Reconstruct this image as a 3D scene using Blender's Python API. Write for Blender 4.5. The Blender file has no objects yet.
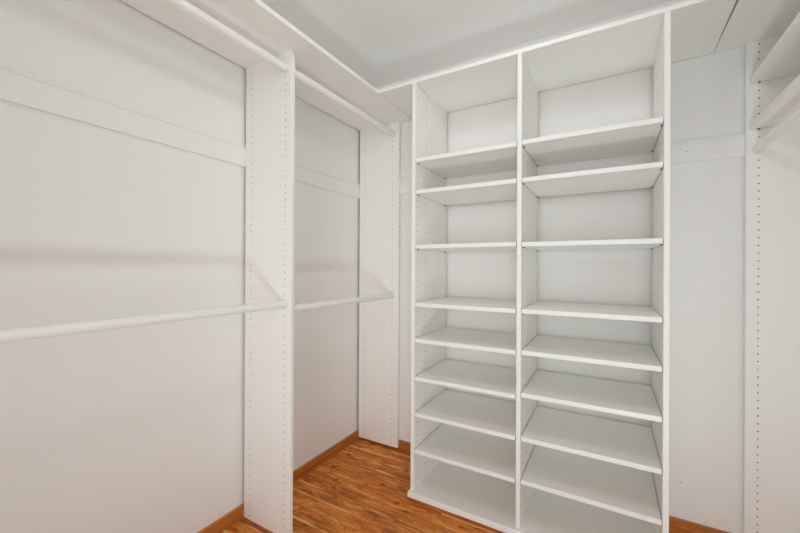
import bpy, bmesh, math, random
from mathutils import Matrix, Vector

random.seed(7)
SC = bpy.context.scene
COL = SC.collection

# ------------------------------------------------------------------ camera
F_PX = 362.61
YAW, PITCH, ROLL = math.radians(30.147), math.radians(0.036), math.radians(0.2765)
CAM_Z = 1.1985
fw = Vector((-math.sin(YAW), math.cos(YAW), 0))
rt = Vector((math.cos(YAW), math.sin(YAW), 0))
up = Vector((0, 0, 1))
fw2 = fw * math.cos(PITCH) + up * math.sin(PITCH)
up2 = up * math.cos(PITCH) - fw * math.sin(PITCH)
rt3 = rt * math.cos(ROLL) + up2 * math.sin(ROLL)
up3 = up2 * math.cos(ROLL) - rt * math.sin(ROLL)
cam = bpy.data.objects.new('camera', bpy.data.cameras.new('camera'))
COL.objects.link(cam)
M = Matrix((rt3, up3, -fw2)).transposed().to_4x4()
M.translation = (0, 0, CAM_Z)
cam.matrix_world = M
cam.data.sensor_width = 36
cam.data.lens = F_PX * 36 / 800
cam.data.clip_start = 0.02
SC.camera = cam

# ------------------------------------------------------------------ light and exposure
SC.view_settings.view_transform = 'Standard'
SC.view_settings.look = 'None'
SC.view_settings.gamma = 1
SC.view_settings.use_curve_mapping = False
SC.view_settings.exposure = -0.03
SC.cycles.max_bounces = 20
SC.cycles.diffuse_bounces = 16
SC.cycles.use_denoising = True

world = bpy.data.worlds.new('world')
SC.world = world
world.use_nodes = True
world.node_tree.nodes['Background'].inputs[0].default_value = (0.9, 0.95, 1, 1)
world.node_tree.nodes['Background'].inputs[1].default_value = 0.1


def lamp(name, kind, loc, energy, size, color=(1, 1, 1), rot=(0, 0, 0)):
    d = bpy.data.lights.new(name, kind)
    d.energy = energy
    d.color = color
    if kind == 'AREA':
        d.shape = 'DISK'
        d.size = size
    else:
        d.shadow_soft_size = size
    o = bpy.data.objects.new(name, d)
    COL.objects.link(o)
    o.location = loc
    o.rotation_euler = rot
    return o


# the closet's ceiling light, two added fill panels behind the camera, and the low light on the floor there
#LIGHTS
lamp('ceiling_light', 'POINT', (-0.31, 0.92, 2.36), 6.9, 0.10, (0.92, 0.965, 0.985))


def panel_light(name, loc, rot, energy, w, h, spread, color):
    o = lamp(name, 'AREA', loc, energy, 1, color, rot)
    o.data.shape = 'RECTANGLE'
    o.data.size, o.data.size_y = w, h
    o.data.spread = math.radians(spread)
    return o


lamp('floor_light', 'AREA', (0.12, 0.02, 0.10), 11.2, 0.32, (0.715, 0.965, 1), (math.radians(152), 0, 0))
panel_light('front_fill', (-0.30, -1.88, 1.10), (math.pi / 2, 0, 0), 3.0, 1.7, 2.1, 70, (0.82, 0.92, 1))  # added frontal fill to flatten the light; the front wall has no opening
panel_light('corner_fill', (0.30, -1.60, 1.10), (math.pi / 2, 0, math.radians(22)), 3.8, 0.8, 2.0, 60, (0.94, 0.95, 0.93))  # second added fill, turned toward the shaded left corner; no real source there
#END

# ------------------------------------------------------------------ dimensions (metres)
XW, XR_, YB, YF = -1.5224, 0.817, 2.0705, -1.90      # left wall, right wall, back wall, front wall
ZC = 2.43                                            # ceiling
GAP = 0.0128                                         # cleat / baseboard thickness
T = 0.0200                                           # board thickness
ZT = 2.1438                                          # underside of the top shelves
PX = XW + GAP                                        # rear edge of the wall partitions
YP = YB - GAP                                        # rear edge of boards on the back wall

# ------------------------------------------------------------------ materials


def nt(name, rough=0.5, spec=0.4):
    m = bpy.data.materials.new(name)
    m.use_nodes = True
    b = m.node_tree.nodes['Principled BSDF']
    b.inputs['Roughness'].default_value = rough
    b.inputs['Specular IOR Level'].default_value = spec
    return m, m.node_tree.nodes, m.node_tree.links, b


def coords(n, l, scale=(1, 1, 1)):
    tc = n.new('ShaderNodeTexCoord')
    mp = n.new('ShaderNodeMapping')
    mp.inputs['Scale'].default_value = scale
    l.new(tc.outputs['Object'], mp.inputs['Vector'])
    return mp.outputs['Vector']


def mix(n, l, a, b, fac, mode='MIX'):
    x = n.new('ShaderNodeMix')
    x.data_type = 'RGBA'
    x.blend_type = mode
    for s, v in ((6, a), (7, b), (0, fac)):
        if hasattr(v, 'node'):
            l.new(v, x.inputs[s])
        else:
            x.inputs[s].default_value = v
    return x.outputs[2]


def noise(n, l, vec, scale, detail=3, rough=0.5, dist=0.0):
    x = n.new('ShaderNodeTexNoise')
    x.inputs['Scale'].default_value = scale
    x.inputs['Detail'].default_value = detail
    x.inputs['Roughness'].default_value = rough
    x.inputs['Distortion'].default_value = dist
    l.new(vec, x.inputs['Vector'])
    return x.outputs['Fac']


def ramp(n, l, fac, stops):
    x = n.new('ShaderNodeValToRGB')
    e = x.color_ramp.elements
    while len(e) < len(stops):
        e.new(0.5)
    for k, (p, c) in enumerate(stops):
        e[k].position = p
        e[k].color = c if len(c) == 4 else (*c, 1)
    l.new(fac, x.inputs['Fac'])
    return x.outputs['Color']


def math_(n, l, op, a, b=0.0, c=0.0):
    x = n.new('ShaderNodeMath')
    x.operation = op
    for k, v in enumerate((a, b, c)):
        if hasattr(v, 'node'):
            l.new(v, x.inputs[k])
        else:
            x.inputs[k].default_value = v
    return x.outputs[0]


def paint(name, col, rough=0.6, bump=0.02, scale=260, spec=0.3):
    m, n, l, b = nt(name, rough, spec)
    v = coords(n, l)
    f = noise(n, l, v, 2.2, 2)
    c2 = tuple(x * 0.985 for x in col)
    l.new(mix(n, l, (*col, 1), (*c2, 1), f), b.inputs['Base Color'])
    if bump:
        bp = n.new('ShaderNodeBump')
        bp.inputs['Strength'].default_value = bump
        bp.inputs['Distance'].default_value = 0.002
        l.new(noise(n, l, v, scale, 2), bp.inputs['Height'])
        l.new(bp.outputs['Normal'], b.inputs['Normal'])
    return m


WALL = paint('wall_paint', (0.885, 0.88, 0.87), 0.7, 0.12, 130)
CEIL = paint('ceiling_paint', (0.915, 0.91, 0.905), 0.8, 0.10, 130)
MELA = paint('white_melamine', (0.91, 0.90, 0.878), 0.42, 0.0)
EDGE = paint('white_edge_band', (0.88, 0.88, 0.865), 0.35, 0.0)
CLEAT = paint('white_cleat_paint', (0.885, 0.88, 0.87), 0.55, 0.03, 90)
RODM = paint('white_rod_enamel', (0.90, 0.90, 0.885), 0.25, 0.0)
PLAST = paint('white_plastic', (0.80, 0.80, 0.78), 0.35, 0.0)
FILL = paint('nail_filler', (0.50, 0.48, 0.45), 0.8, 0.0)
CORE = paint('particle_board_core', (0.13, 0.105, 0.08), 0.9, 0.0)
METAL, _n, _l, _b = nt('pin_metal', 0.4)
_l.new(mix(_n, _l, (0.22, 0.21, 0.19, 1), (0.16, 0.15, 0.14, 1), noise(_n, _l, coords(_n, _l), 200)), _b.inputs['Base Color'])
_b.inputs['Metallic'].default_value = 0.8


def cedar_floor():
    m, n, l, b = nt('cedar_planks', 0.5, 0.2)
    tc = n.new('ShaderNodeTexCoord')
    sp = n.new('ShaderNodeSeparateXYZ')
    l.new(tc.outputs['Object'], sp.inputs[0])
    X, Y = sp.outputs[0], sp.outputs[1]
    W = 0.076
    row = math_(n, l, 'DIVIDE', math_(n, l, 'SUBTRACT', Y, 1.395 - 40 * W), W)
    ri = math_(n, l, 'FLOOR', row)
    rf = math_(n, l, 'SUBTRACT', row, ri)
    wn = n.new('ShaderNodeTexWhiteNoise')
    wn.noise_dimensions = '1D'
    l.new(ri, wn.inputs['W'])
    off = math_(n, l, 'MULTIPLY', wn.outputs['Value'], 5.0)
    xs = math_(n, l, 'DIVIDE', math_(n, l, 'ADD', X, math_(n, l, 'ADD', off, 10.0)), 1.15)
    xi = math_(n, l, 'FLOOR', xs)
    xf = math_(n, l, 'SUBTRACT', xs, xi)
    pid = math_(n, l, 'ADD', math_(n, l, 'MULTIPLY', ri, 17.31), math_(n, l, 'MULTIPLY', xi, 3.77))
    wp = n.new('ShaderNodeTexWhiteNoise')
    wp.noise_dimensions = '1D'
    l.new(pid, wp.inputs['W'])
    tone = wp.outputs['Value']
    # grain runs along x, shifted per plank
    cb = n.new('ShaderNodeCombineXYZ')
    l.new(math_(n, l, 'MULTIPLY', X, 1.0), cb.inputs[0])
    l.new(Y, cb.inputs[1])
    l.new(math_(n, l, 'MULTIPLY', tone, 9.0), cb.inputs[2])

    def stretched(sx, sy):
        mp = n.new('ShaderNodeMapping')
        mp.inputs['Scale'].default_value = (sx, sy, 1)
        l.new(cb.outputs[0], mp.inputs['Vector'])
        return mp.outputs['Vector']
    g1 = noise(n, l, stretched(2.6, 30), 1.0, 5, 0.6, 1.1)
    g2 = noise(n, l, stretched(9, 150), 1.0, 3, 0.6, 0.6)
    base = ramp(n, l, g1, [(0.28, (0.34, 0.080, 0.011)), (0.42, (0.62, 0.195, 0.033)),
                           (0.56, (0.82, 0.298, 0.060)), (0.74, (0.96, 0.460, 0.130))])
    tint = ramp(n, l, tone, [(0.0, (0.86, 0.83, 0.80)), (0.5, (1.0, 1.0, 1.0)), (1.0, (1.14, 1.16, 1.18))])
    c = mix(n, l, base, tint, 1.0, 'MULTIPLY')
    fine = ramp(n, l, g2, [(0.35, (0.72, 0.68, 0.64)), (0.62, (1.08, 1.08, 1.08))])
    c = mix(n, l, c, fine, 0.8, 'MULTIPLY')
    blotch = ramp(n, l, noise(n, l, stretched(8, 20), 1.0, 3, 0.6, 1.4), [(0.36, (0.60, 0.50, 0.44)), (0.54, (1, 1, 1))])
    c = mix(n, l, c, blotch, 0.8, 'MULTIPLY')
    # pale sapwood streaks hugging some plank edges
    sap = noise(n, l, stretched(1.5, 13), 1.0, 2, 0.5, 0.4)
    sf = ramp(n, l, sap, [(0.54, (0, 0, 0)), (0.60, (1, 1, 1))])
    edge = ramp(n, l, rf, [(0.0, (1, 1, 1)), (0.13, (0.9, 0.9, 0.9)), (0.22, (0, 0, 0))])
    c = mix(n, l, c, (0.95, 0.58, 0.23, 1), math_(n, l, 'MULTIPLY', math_(n, l, 'MULTIPLY', sf, edge), 0.9))
    # knots
    vo = n.new('ShaderNodeTexVoronoi')
    vo.inputs['Scale'].default_value = 1.0
    vo.inputs['Randomness'].default_value = 1.0
    l.new(stretched(14.0, 19), vo.inputs['Vector'])
    kd = ramp(n, l, math_(n, l, 'ADD', vo.outputs['Distance'], math_(n, l, 'MULTIPLY', math_(n, l, 'SUBTRACT', g2, 0.5), 0.16)),
              [(0.05, (1, 1, 1)), (0.14, (0.65, 0.65, 0.65)), (0.30, (0, 0, 0))])
    keep = n.new('ShaderNodeSeparateColor')
    l.new(vo.outputs['Color'], keep.inputs[0])
    kk = math_(n, l, 'GREATER_THAN', keep.outputs[0], 0.45)
    c = mix(n, l, c, (0.12, 0.024, 0.004, 1), math_(n, l, 'MULTIPLY', math_(n, l, 'MULTIPLY', kd, kk), 0.95))
    # seams between boards
    s1 = math_(n, l, 'GREATER_THAN', rf, 0.980)
    s2 = math_(n, l, 'LESS_THAN', xf, 0.0018)
    seam = math_(n, l, 'MAXIMUM', s1, s2)
    c = mix(n, l, c, (0.09, 0.024, 0.008, 1), math_(n, l, 'MULTIPLY', seam, 0.6))
    l.new(c, b.inputs['Base Color'])
    bp = n.new('ShaderNodeBump')
    bp.inputs['Strength'].default_value = 0.25
    bp.inputs['Distance'].default_value = 0.002
    l.new(math_(n, l, 'SUBTRACT', math_(n, l, 'MULTIPLY', g2, 0.3), seam), bp.inputs['Height'])
    l.new(bp.outputs['Normal'], b.inputs['Normal'])
    return m


def trim_wood(name, along):
    m, n, l, b = nt(name, 0.4, 0.4)
    s = (3, 40, 60) if along == 'x' else (40, 3, 60)
    g = noise(n, l, coords(n, l, s), 1.0, 4, 0.6, 0.7)
    l.new(ramp(n, l, g, [(0.3, (0.34, 0.10, 0.018)), (0.5, (0.47, 0.155, 0.029)), (0.72, (0.58, 0.215, 0.046))]),
          b.inputs['Base Color'])
    return m


FLOORM = cedar_floor()
TRIMX, TRIMY = trim_wood('cedar_trim_across', 'x'), trim_wood('cedar_trim_along', 'y')

# ------------------------------------------------------------------ mesh helpers


def box(bm, x0, x1, y0, y1, z0, z1, mi=0):
    v = [bm.verts.new((x, y, z)) for z in (z0, z1) for y in (y0, y1) for x in (x0, x1)]
    for q in ((0, 2, 3, 1), (4, 5, 7, 6), (0, 1, 5, 4), (2, 6, 7, 3), (0, 4, 6, 2), (1, 3, 7, 5)):
        bm.faces.new([v[i] for i in q]).material_index = mi
    return v


def prism(bm, prof, fn, t0, t1, mi=0, mids=None, cap=None):
    """extrude a closed 2D profile between t0 and t1; fn(a, b, t) -> xyz; mids: material index per side"""
    A = [bm.verts.new(fn(a, b, t0)) for a, b in prof]
    B = [bm.verts.new(fn(a, b, t1)) for a, b in prof]
    k = len(prof)
    for i in range(k):
        f = bm.faces.new((A[i], A[(i + 1) % k], B[(i + 1) % k], B[i]))
        f.material_index = mids[i] if mids else mi
    bm.faces.new(A[::-1]).material_index = mi if cap is None else cap
    bm.faces.new(B).material_index = mi if cap is None else cap


def tube(bm, p0, p1, r, seg=28, mi=0):
    p0, p1 = Vector(p0), Vector(p1)
    d = (p1 - p0).normalized()
    a = d.orthogonal().normalized()
    b = d.cross(a)
    rings = []
    for p in (p0, p1):
        rings.append([bm.verts.new(p + (a * math.cos(2 * math.pi * i / seg) + b * math.sin(2 * math.pi * i / seg)) * r) for i in range(seg)])
    for i in range(seg):
        f = bm.faces.new((rings[0][i], rings[0][(i + 1) % seg], rings[1][(i + 1) % seg], rings[1][i]))
        f.smooth = True
        f.material_index = mi
    for ring in (rings[0][::-1], rings[1]):            # caps keep their own corners so the barrel shades round
        bm.faces.new([bm.verts.new(v.co) for v in ring]).material_index = mi


def obj(name, bm, mats, parent=None, loc=None, normals=True):
    if normals:
        bmesh.ops.recalc_face_normals(bm, faces=bm.faces)
    me = bpy.data.meshes.new(name)
    bm.to_mesh(me)
    bm.free()
    for m in (mats if isinstance(mats, (list, tuple)) else [mats]):
        me.materials.append(m)
    o = bpy.data.objects.new(name, me)
    COL.objects.link(o)
    if loc is not None:                    # put the origin at loc, keeping the mesh where it is
        me.transform(Matrix.Translation(-Vector(loc)))
        o.location = loc
    if parent is not None:
        o.parent = parent
        o.matrix_parent_inverse = Matrix.Translation(-parent.location)
    return o


def tag(o, label, cat, group=None):
    o['label'] = label
    o['category'] = cat
    o['kind'] = 'thing'
    if group:
        o['group'] = group
    return o


def thing(name, label, cat, loc, group=None):
    o = bpy.data.objects.new(name, None)
    COL.objects.link(o)
    o.location = loc
    o.empty_display_size = 0.1
    return tag(o, label, cat, group)


def struct(name, bm, mats):
    o = obj(name, bm, mats)
    o['kind'] = 'structure'
    return o


def bevel(o, w=0.0015, seg=2):
    b = o.modifiers.new('bevel', 'BEVEL')
    b.width = w
    b.segments = seg
    b.limit_method = 'ANGLE'
    return o


HOLE_R = 0.0027


def holed_face(bm, fn, a0, a1, cols, z0, z1, first, ztop1=9.0, depth=0.009):
    """flat face over a in [a0, a1], z in [z0, z1] with columns of drilled holes every 32 mm.
    fn(a, z, d) -> xyz with d the depth below the surface"""
    P, H = 0.032, 0.008
    zs = []
    k = math.ceil((z0 + P / 2 + 0.0003 - first) / P)
    while first + k * P + P / 2 < z1 - 0.0003:
        zs.append(first + k * P)
        k += 1
    lo, hi = zs[0] - P / 2, zs[-1] + P / 2
    cache = {}

    def V(a, z, d=0.0):
        key = (round(a, 5), round(z, 5), round(d, 5))
        if key not in cache:
            cache[key] = bm.verts.new(fn(a, z, d))
        return cache[key]
    bounds = [a0]
    for c in cols:
        bounds += [c - H, c + H]
    bounds.append(a1)
    for i in range(len(bounds) - 1):
        b0, b1 = bounds[i], bounds[i + 1]
        bm.faces.new((V(b0, z0), V(b1, z0), V(b1, lo), V(b0, lo)))
        bm.faces.new((V(b0, hi), V(b1, hi), V(b1, z1), V(b0, z1)))
        iscol = i % 2 == 1
        for z in zs:
            q0, q1 = z - P / 2, z + P / 2
            if not iscol or (i == 1 and z > ztop1):
                bm.faces.new((V(b0, q0), V(b1, q0), V(b1, q1), V(b0, q1)))
                continue
            c = (b0 + b1) / 2
            n = 12
            rim = [V(c + HOLE_R * math.cos(2 * math.pi * (j + .5) / n), z + HOLE_R * math.sin(2 * math.pi * (j + .5) / n)) for j in range(n)]
            bot = [V(c + HOLE_R * math.cos(2 * math.pi * (j + .5) / n), z + HOLE_R * math.sin(2 * math.pi * (j + .5) / n), depth) for j in range(n)]
            cor = [V(b1, q1), V(b0, q1), V(b0, q0), V(b1, q0)]      # +,+ / -,+ / -,- / +,-
            # three rim edges plus one corner fan per quadrant
            for s in range(4):
                r = [rim[(s * 3 + t) % n] for t in range(3)]
                bm.faces.new((cor[s], r[2], r[1]))
                bm.faces.new((cor[s], r[1], r[0]))
                bm.faces.new((cor[s], cor[(s + 1) % 4], rim[(s * 3 + 3) % n], r[2]))
            for j in range(n):
                bm.faces.new((rim[j], rim[(j + 1) % n], bot[(j + 1) % n], bot[j])).material_index = 2
            bm.faces.new(bot).material_index = 2


def board_with_holes(bm, fn, width, thick, z0, z1, cols_face, cols_back, first, ztop1=9.0):
    """upright board; a runs from 0 (front edge) to width (rear), b across the thickness.
    fn(a, b, z) -> xyz.  Front edge chamfered and edge-banded (material 1)."""
    c = 0.002
    prof = [(c, 0), (0, c), (0, thick - c), (c, thick), (width, thick), (width, 0)]
    A = [bm.verts.new(fn(a, b, z0)) for a, b in prof]
    B = [bm.verts.new(fn(a, b, z1)) for a, b in prof]
    for i in range(6):
        if i == 5 and cols_face is not None:
            continue
        if i == 3 and cols_back is not None:
            continue
        f = bm.faces.new((A[i], A[(i + 1) % 6], B[(i + 1) % 6], B[i]))
        f.material_index = (1, 1, 1, 0, 2, 0)[i]
    bm.faces.new(A[::-1]).material_index = 2
    bm.faces.new(B).material_index = 2
    if cols_face is not None:
        holed_face(bm, lambda a, z, d: fn(a, d, z), c, width, cols_face, z0, z1, first, ztop1)
    if cols_back is not None:
        holed_face(bm, lambda a, z, d: fn(a, thick - d, z), c, width, cols_back, z0, z1, first, ztop1)
    bmesh.ops.remove_doubles(bm, verts=bm.verts, dist=1e-5)


def shelf_bm(x0, x1, y0, y1, z0, z1, axis='y-'):
    """flat board with an edge-banded, slightly rounded front edge on the side named by axis"""
    bm = bmesh.new()
    t = z1 - z0
    c = 0.002
    if axis == 'y-':
        w = y1 - y0
        prof = [(c, 0), (0, c), (0, t - c), (c, t), (w, t), (w, 0)]
        prism(bm, prof, lambda a, b, s: (s, y0 + a, z0 + b), x0, x1, 0, [1, 1, 1, 0, 2, 0], 2)
    elif axis == 'x+':
        w = x1 - x0
        prof = [(c, 0), (0, c), (0, t - c), (c, t), (w, t), (w, 0)]
        prism(bm, prof, lambda a, b, s: (x1 - a, s, z0 + b), y0, y1, 0, [1, 1, 1, 0, 2, 0], 2)
    else:
        w = x1 - x0
        prof = [(c, 0), (0, c), (0, t - c), (c, t), (w, t), (w, 0)]
        prism(bm, prof, lambda a, b, s: (x0 + a, s, z0 + b), y0, y1, 0, [1, 1, 1, 0, 2, 0], 2)
    return bm


# ------------------------------------------------------------------ the room
WT = 0.1
bm = bmesh.new(); box(bm, XW - WT, XR_ + WT, YF - WT, YB + WT, -0.1, 0); struct('floor', bm, FLOORM)
bm = bmesh.new(); box(bm, XW - WT, XR_ + WT, YF - WT, YB + WT, ZC, ZC + 0.1); struct('ceiling', bm, CEIL)
bm = bmesh.new(); box(bm, XW - WT, XW, YF - WT, YB + WT, 0, ZC); struct('wall_left', bm, WALL)
bm = bmesh.new(); box(bm, XR_, XR_ + WT, YF - WT, YB + WT, 0, ZC); struct('wall_right', bm, WALL)
bm = bmesh.new(); box(bm, XW, XR_, YF - WT, YF, 0, ZC); struct('wall_front', bm, WALL)
bm = bmesh.new()
box(bm, XW, XR_, YB, YB + WT, 0, ZC)
tube(bm, (0.281, YB + 0.002, 0.225), (0.281, YB - 0.0004, 0.225), 0.003, 10, 1)      # small patched nail mark
struct('wall_back', bm, [WALL, FILL])

# baseboards: flat cedar strips with an eased top edge
BH = 0.0589


def strip_prof(t, h, c=0.003):
    return [(0, 0), (t, 0), (t, h - c), (t - c, h), (0, h)]


bm = bmesh.new(); prism(bm, strip_prof(0.012, BH), lambda a, b, s: (XW + a, s, b), YF, YB); struct('baseboard_left', bm, TRIMY)
bm = bmesh.new(); prism(bm, strip_prof(0.012, BH), lambda a, b, s: (s, YB - a, b), XW + 0.012, XR_ - 0.012); struct('baseboard_back', bm, TRIMX)
bm = bmesh.new(); prism(bm, strip_prof(0.012, BH), lambda a, b, s: (XR_ - a, s, b), YF, YB); struct('baseboard_right', bm, TRIMY)

# painted cleats that carry the partitions, eased along the top
ZL0, ZL1 = 1.6746, 1.7735


def cleat_prof():
    g = GAP - 0.0008
    return [(0, ZL0), (g, ZL0), (g, ZL1 - 0.0165), (g - 0.0045, ZL1 - 0.0152), (g - 0.0045, ZL1 - 0.0132), (g - 0.001, ZL1 - 0.0115),
            (g - 0.001, ZL1 - 0.001), (g - 0.008, ZL1), (0, ZL1)]


bm = bmesh.new(); prism(bm, cleat_prof(), lambda a, b, s: (XW + a, s, b), YF, YB); struct('trim_1', bm, CLEAT)
bm = bmesh.new()
prism(bm, cleat_prof(), lambda a, b, s: (s, YB - a, b), XW + GAP, XR_ - GAP)
for nx in (0.2954, 0.3166):                     # two filled nail heads
    tube(bm, (nx, YB - GAP + 0.0012, 1.724), (nx, YB - GAP - 0.0006, 1.724), 0.0028, 10, 1)
struct('trim_2', bm, [CLEAT, FILL])
bm = bmesh.new(); prism(bm, cleat_prof(), lambda a, b, s: (XR_ - a, s, b), YF, YB); struct('trim_3', bm, CLEAT)

# ------------------------------------------------------------------ top shelves running round the room
TS = 0.0203
XLS, XSEAM, YS = -1.1022, 0.3855, 1.6470
bm = shelf_bm(XW + 0.005, XLS, YF + 0.001, YB - 0.0005, ZT, ZT + TS, 'x+')
tag(obj('top_shelf', bm, [MELA, EDGE, CORE], loc=(XW, 0.8, ZT)),
    'long white top shelf along the left wall above the upper hanging rods', 'shelf', 'top shelves under the ceiling')
bm = bmesh.new()
c = 0.002
# plan corners; the right end is cut a touch out of square
plan = [(XLS + 0.0006, YS), (XSEAM - 0.0065, YS), (XSEAM + 0.0010, YB - 0.003), (XLS + 0.0042, YB - 0.003)]
prof = [(c, 0), (0, c), (0, TS - c), (c, TS)]
lf = [bm.verts.new((plan[0][0], YS + a, ZT + b)) for a, b in prof] + [bm.verts.new((plan[3][0], plan[3][1], ZT + TS)), bm.verts.new((plan[3][0], plan[3][1], ZT))]
rg = [bm.verts.new((plan[1][0], YS + a, ZT + b)) for a, b in prof] + [bm.verts.new((plan[2][0], plan[2][1], ZT + TS)), bm.verts.new((plan[2][0], plan[2][1], ZT))]
for i in range(6):
    bm.faces.new((lf[i], lf[(i + 1) % 6], rg[(i + 1) % 6], rg[i])).material_index = (1, 1, 1, 0, 2, 0)[i]
bm.faces.new(lf[::-1]).material_index = 2
bm.faces.new(rg).material_index = 2
tag(obj('top_shelf', bm, [MELA, EDGE, CORE], loc=(-0.36, 1.85, ZT)),
    'white top shelf along the back wall, lying across the tall shelf tower', 'shelf', 'top shelves under the ceiling')
bm = shelf_bm(XSEAM + 0.0015, XR_ - 0.0005, YF + 0.001, YB - 0.0005, ZT, ZT + TS, 'x-')
tag(obj('top_shelf', bm, [MELA, EDGE, CORE], loc=(XR_, 0.8, ZT)),
    'white top shelf at the right, above the two slanting side shelves, beyond the dark joint', 'shelf', 'top shelves under the ceiling')

# ------------------------------------------------------------------ partitions on the left wall, back corner and right corner
PD = 0.3049                                     # partition depth
YA = 1.1272
XAF = PX + PD                                   # front edge of the left partitions
HCOLS = [0.0365, PD - 0.0405]
FIRST = 0.0513
bm = bmesh.new()
board_with_holes(bm, lambda a, b, z: (XAF - a, YA + b, z), PD, T, 0.0005, ZT - 0.0003, HCOLS, HCOLS, FIRST, 2.04)
tag(obj('partition_panel', bm, [MELA, EDGE, CORE], loc=(XAF, YA, 0)),
    'tall white drilled partition standing out from the left wall, wood floor on both sides', 'panel', 'drilled partition panels')
YPB = YP - T                                    # front face of the boards lying against the back wall
bm = bmesh.new()
board_with_holes(bm, lambda a, b, z: (XAF + 0.008 - a, YPB + b, z), PD + 0.008, T, 0.016, ZT - 0.0003, [0.0455, PD - 0.036], None, FIRST - 0.014, 2.04)
tag(obj('partition_panel', bm, [MELA, EDGE, CORE], loc=(XAF, YPB, 0.016)),
    'white drilled panel flat on the back wall in the left corner, just off the floor', 'panel', 'drilled partition panels')
XCF = 0.4880
bm = bmesh.new()
board_with_holes(bm, lambda a, b, z: (XCF + a, YPB + b, z), PD, T, 0.016, ZT - 0.0003, [0.0395, PD - 0.037], None, 2.0617 - 64 * 0.032)
tag(obj('partition_panel', bm, [MELA, EDGE, CORE], loc=(XCF, YPB, 0.016)),
    'white drilled panel on the back wall at far right, behind two shelves and a rod', 'panel', 'drilled partition panels')

# ------------------------------------------------------------------ hanging rods
RR = 0.0170


def rod(x, z, y0, y1, label, group):
    t = thing('hanging_rod', label, 'rod', (x, (y0 + y1) / 2, z), group)
    bm = bmesh.new()
    tube(bm, (x, y0 + 0.0015, z), (x, y1 - 0.0015, z), RR, 40)
    obj('pole', bm, RODM, t)
    for y, s in ((y0, 1), (y1, -1)):
        bm = bmesh.new()
        # open-topped cup: base disc and a raised lip hugging the lower half
        tube(bm, (x, y + s * 0.0003, z), (x, y + s * 0.0014, z), RR + 0.0035, 32)
        n = 18
        r0, r1 = RR + 0.0004, RR + 0.0032
        for i in range(n):
            q = []
            for k in (i, i + 1):
                an = math.pi + math.pi * k / n
                q.append([(x + r * math.cos(an), y + s * d, z + r * math.sin(an)) for r in (r0, r1) for d in (0.0014, 0.010)])
            a, b = q
            va = [bm.verts.new(p) for p in a]
            vb = [bm.verts.new(p) for p in b]
            for f in ((0, 1, 1, 0), (2, 3, 3, 2)):
                bm.faces.new((va[f[0]], va[f[1]], vb[f[2]], vb[f[3]]))
            bm.faces.new((va[1], va[3], vb[3], vb[1]))
            if i == 0:
                bm.faces.new((va[0], va[1], va[3], va[2]))
            if i == n - 1:
                bm.faces.new((vb[0], vb[1], vb[3], vb[2]))
        bmesh.ops.remove_doubles(bm, verts=bm.verts, dist=1e-5)
        obj('rod_socket', bm, PLAST, t)
    return t


RX = -1.2405
rod(RX, 1.031, YF, YA, 'lower white hanging rod crossing the left part of the photo, ending at the first partition', 'white hanging rods')
rod(RX, 1.0085, YA + T, YPB, 'short lower white hanging rod between the first partition and the corner panel', 'white hanging rods')
rod(RX, 2.070, YF, YA, 'upper white hanging rod under the left top shelf, in front of the first partition', 'white hanging rods')
rod(RX, 2.072, YA + T, YPB, 'short upper white hanging rod between first partition and corner panel, under the top shelf', 'white hanging rods')
rod(0.5268, 1.694, YF, YPB, 'white hanging rod at the far right, below the two slanting side shelves', 'white hanging rods')

# ------------------------------------------------------------------ side shelves at the far right
for z, lab in ((1.9683, 'upper of the two white side shelves at the far right, nearest the top shelf'),
               (1.7762, 'lower of the two white side shelves at the far right, right above the rod')):
    t = thing('side_shelf', lab, 'shelf', (0.66, 0.8, z), 'side shelves at the right')
    obj('board', shelf_bm(XCF + 0.0105, XR_ - GAP, YF + 0.001, YPB - 0.0012, z, z + TS, 'x-'), [MELA, EDGE, CORE], t)
    for px in (XCF + 0.0395, XCF + PD - 0.037):
        bm = bmesh.new()
        tube(bm, (px, YPB + 0.004, z - 0.0026), (px, YPB - 0.009, z - 0.0026), 0.0024, 12)
        box(bm, px - 0.0045, px + 0.0045, YPB - 0.010, YPB - 0.0002, z - 0.0012, z - 0.0002)
        obj('support_pin', bm, METAL, t)

# ------------------------------------------------------------------ the shelf tower
XL, XM, XRT = -0.8891, -0.3600, 0.1689
YT = 1.6465
ZB = 0.0496
TW = thing('shelf_tower', 'tall white two-bay tower of sixteen adjustable shelves against the back wall', 'shelf unit', (-0.36, 1.85, 0))
WD = YP - YT
TC = [0.031, 0.131, WD - 0.03]
TF = 2.0843 - 63 * 0.032
for x, face in ((XL, 'r'), (XRT, 'l'), (XM, 'b')):
    bm = bmesh.new()
    board_with_holes(bm, lambda a, b, z, x=x: (x + b, YT + a, z), WD, T, ZB + 0.0003, ZT - 0.0003,
                     TC if face in 'lb' else None, TC if face in 'rb' else None, TF)
    o = obj('divider_panel' if face == 'b' else 'side_panel', bm, [MELA, EDGE, CORE], TW)

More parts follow.
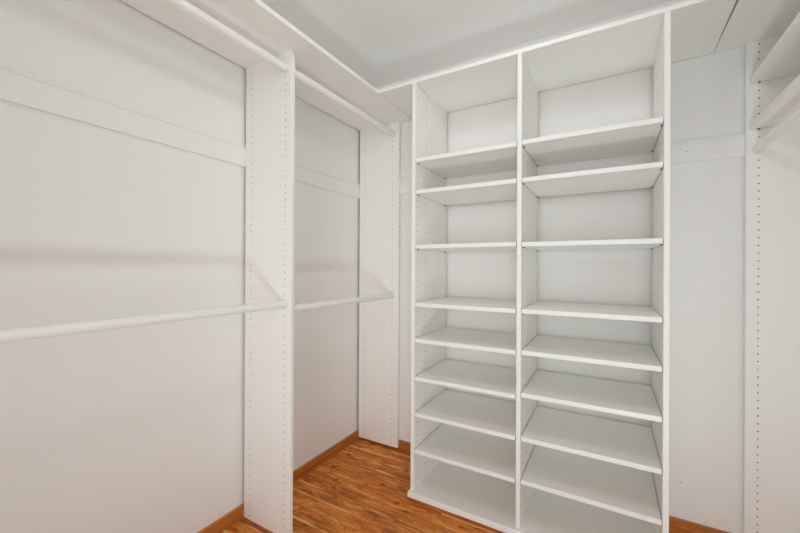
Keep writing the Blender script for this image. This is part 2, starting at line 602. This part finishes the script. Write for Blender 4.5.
# base board with a softly rounded nose, on a recessed plinth
bm = bmesh.new()
y0, zb0, t = YT - 0.0215, 0.0205, ZB - 0.0205
R = 0.006
prof = []
for cx, cz, a0 in ((R, t - R, 90), (R, R, 180)):
    for k in range(5):
        an = math.radians(a0 + 90 * k / 4)
        prof.append((cx + R * math.cos(an), cz + R * math.sin(an)))
prof = prof + [(YP - y0, 0), (YP - y0, t)]
prism(bm, prof, lambda a, b, s: (s, y0 + a, zb0 + b), XL - 0.004, XRT + T + 0.004, 0, [1] * 9 + [0] * 3)
obj('bottom_board', bm, [MELA, EDGE], TW)
bm = bmesh.new()
box(bm, XL + 0.001, XRT + T - 0.001, YT + 0.012, YT + 0.030, 0.0, zb0)
for px in (XL + 0.001, XM, XRT - 0.001):
    box(bm, px, px + T, YT + 0.030, YP, 0.0, zb0)
obj('plinth', bm, MELA, TW)

ZL_ = [1.7558, 1.5927, 1.3115, 1.0139, 0.8301, 0.6346, 0.4501, 0.2611]
ZR_ = [1.7591, 1.5933, 1.3095, 1.0157, 0.8332, 0.6466, 0.4536, 0.2649]
G = 0.0022
for bx0, bx1, zz in ((XL + T, XM, ZL_), (XM + T, XRT, ZR_)):
    for k, ztop in enumerate(zz):
        z0 = ztop - TS
        sh = obj('shelf', shelf_bm(bx0 + G, bx1 - G, YT + 0.0015, YP - 0.001, z0, ztop, 'y-'), [MELA, EDGE, CORE], TW)
        for px, s in ((bx0, 1), (bx1, -1)):
            for py in (YT + TC[0], YT + TC[2]):
                bm = bmesh.new()
                tube(bm, (px - s * 0.004, py, z0 - 0.0028), (px + s * 0.008, py, z0 - 0.0028), 0.0025, 10)
                box(bm, min(px + s * 0.0002, px + s * 0.0075), max(px + s * 0.0002, px + s * 0.0075), py - 0.003, py + 0.003, z0 - 0.0013, z0 - 0.0002)
                obj('support_pin', bm, METAL, sh)
        if k == 0:                                # small plastic stop under the middle of the rear edge
            bm = bmesh.new()
            mx = (bx0 + bx1) / 2 + 0.03
            tube(bm, (mx, YP - 0.014, z0 - 0.0001), (mx, YP - 0.014, z0 - 0.008), 0.007, 16)
            obj('shelf_stop', bm, PLAST, sh)
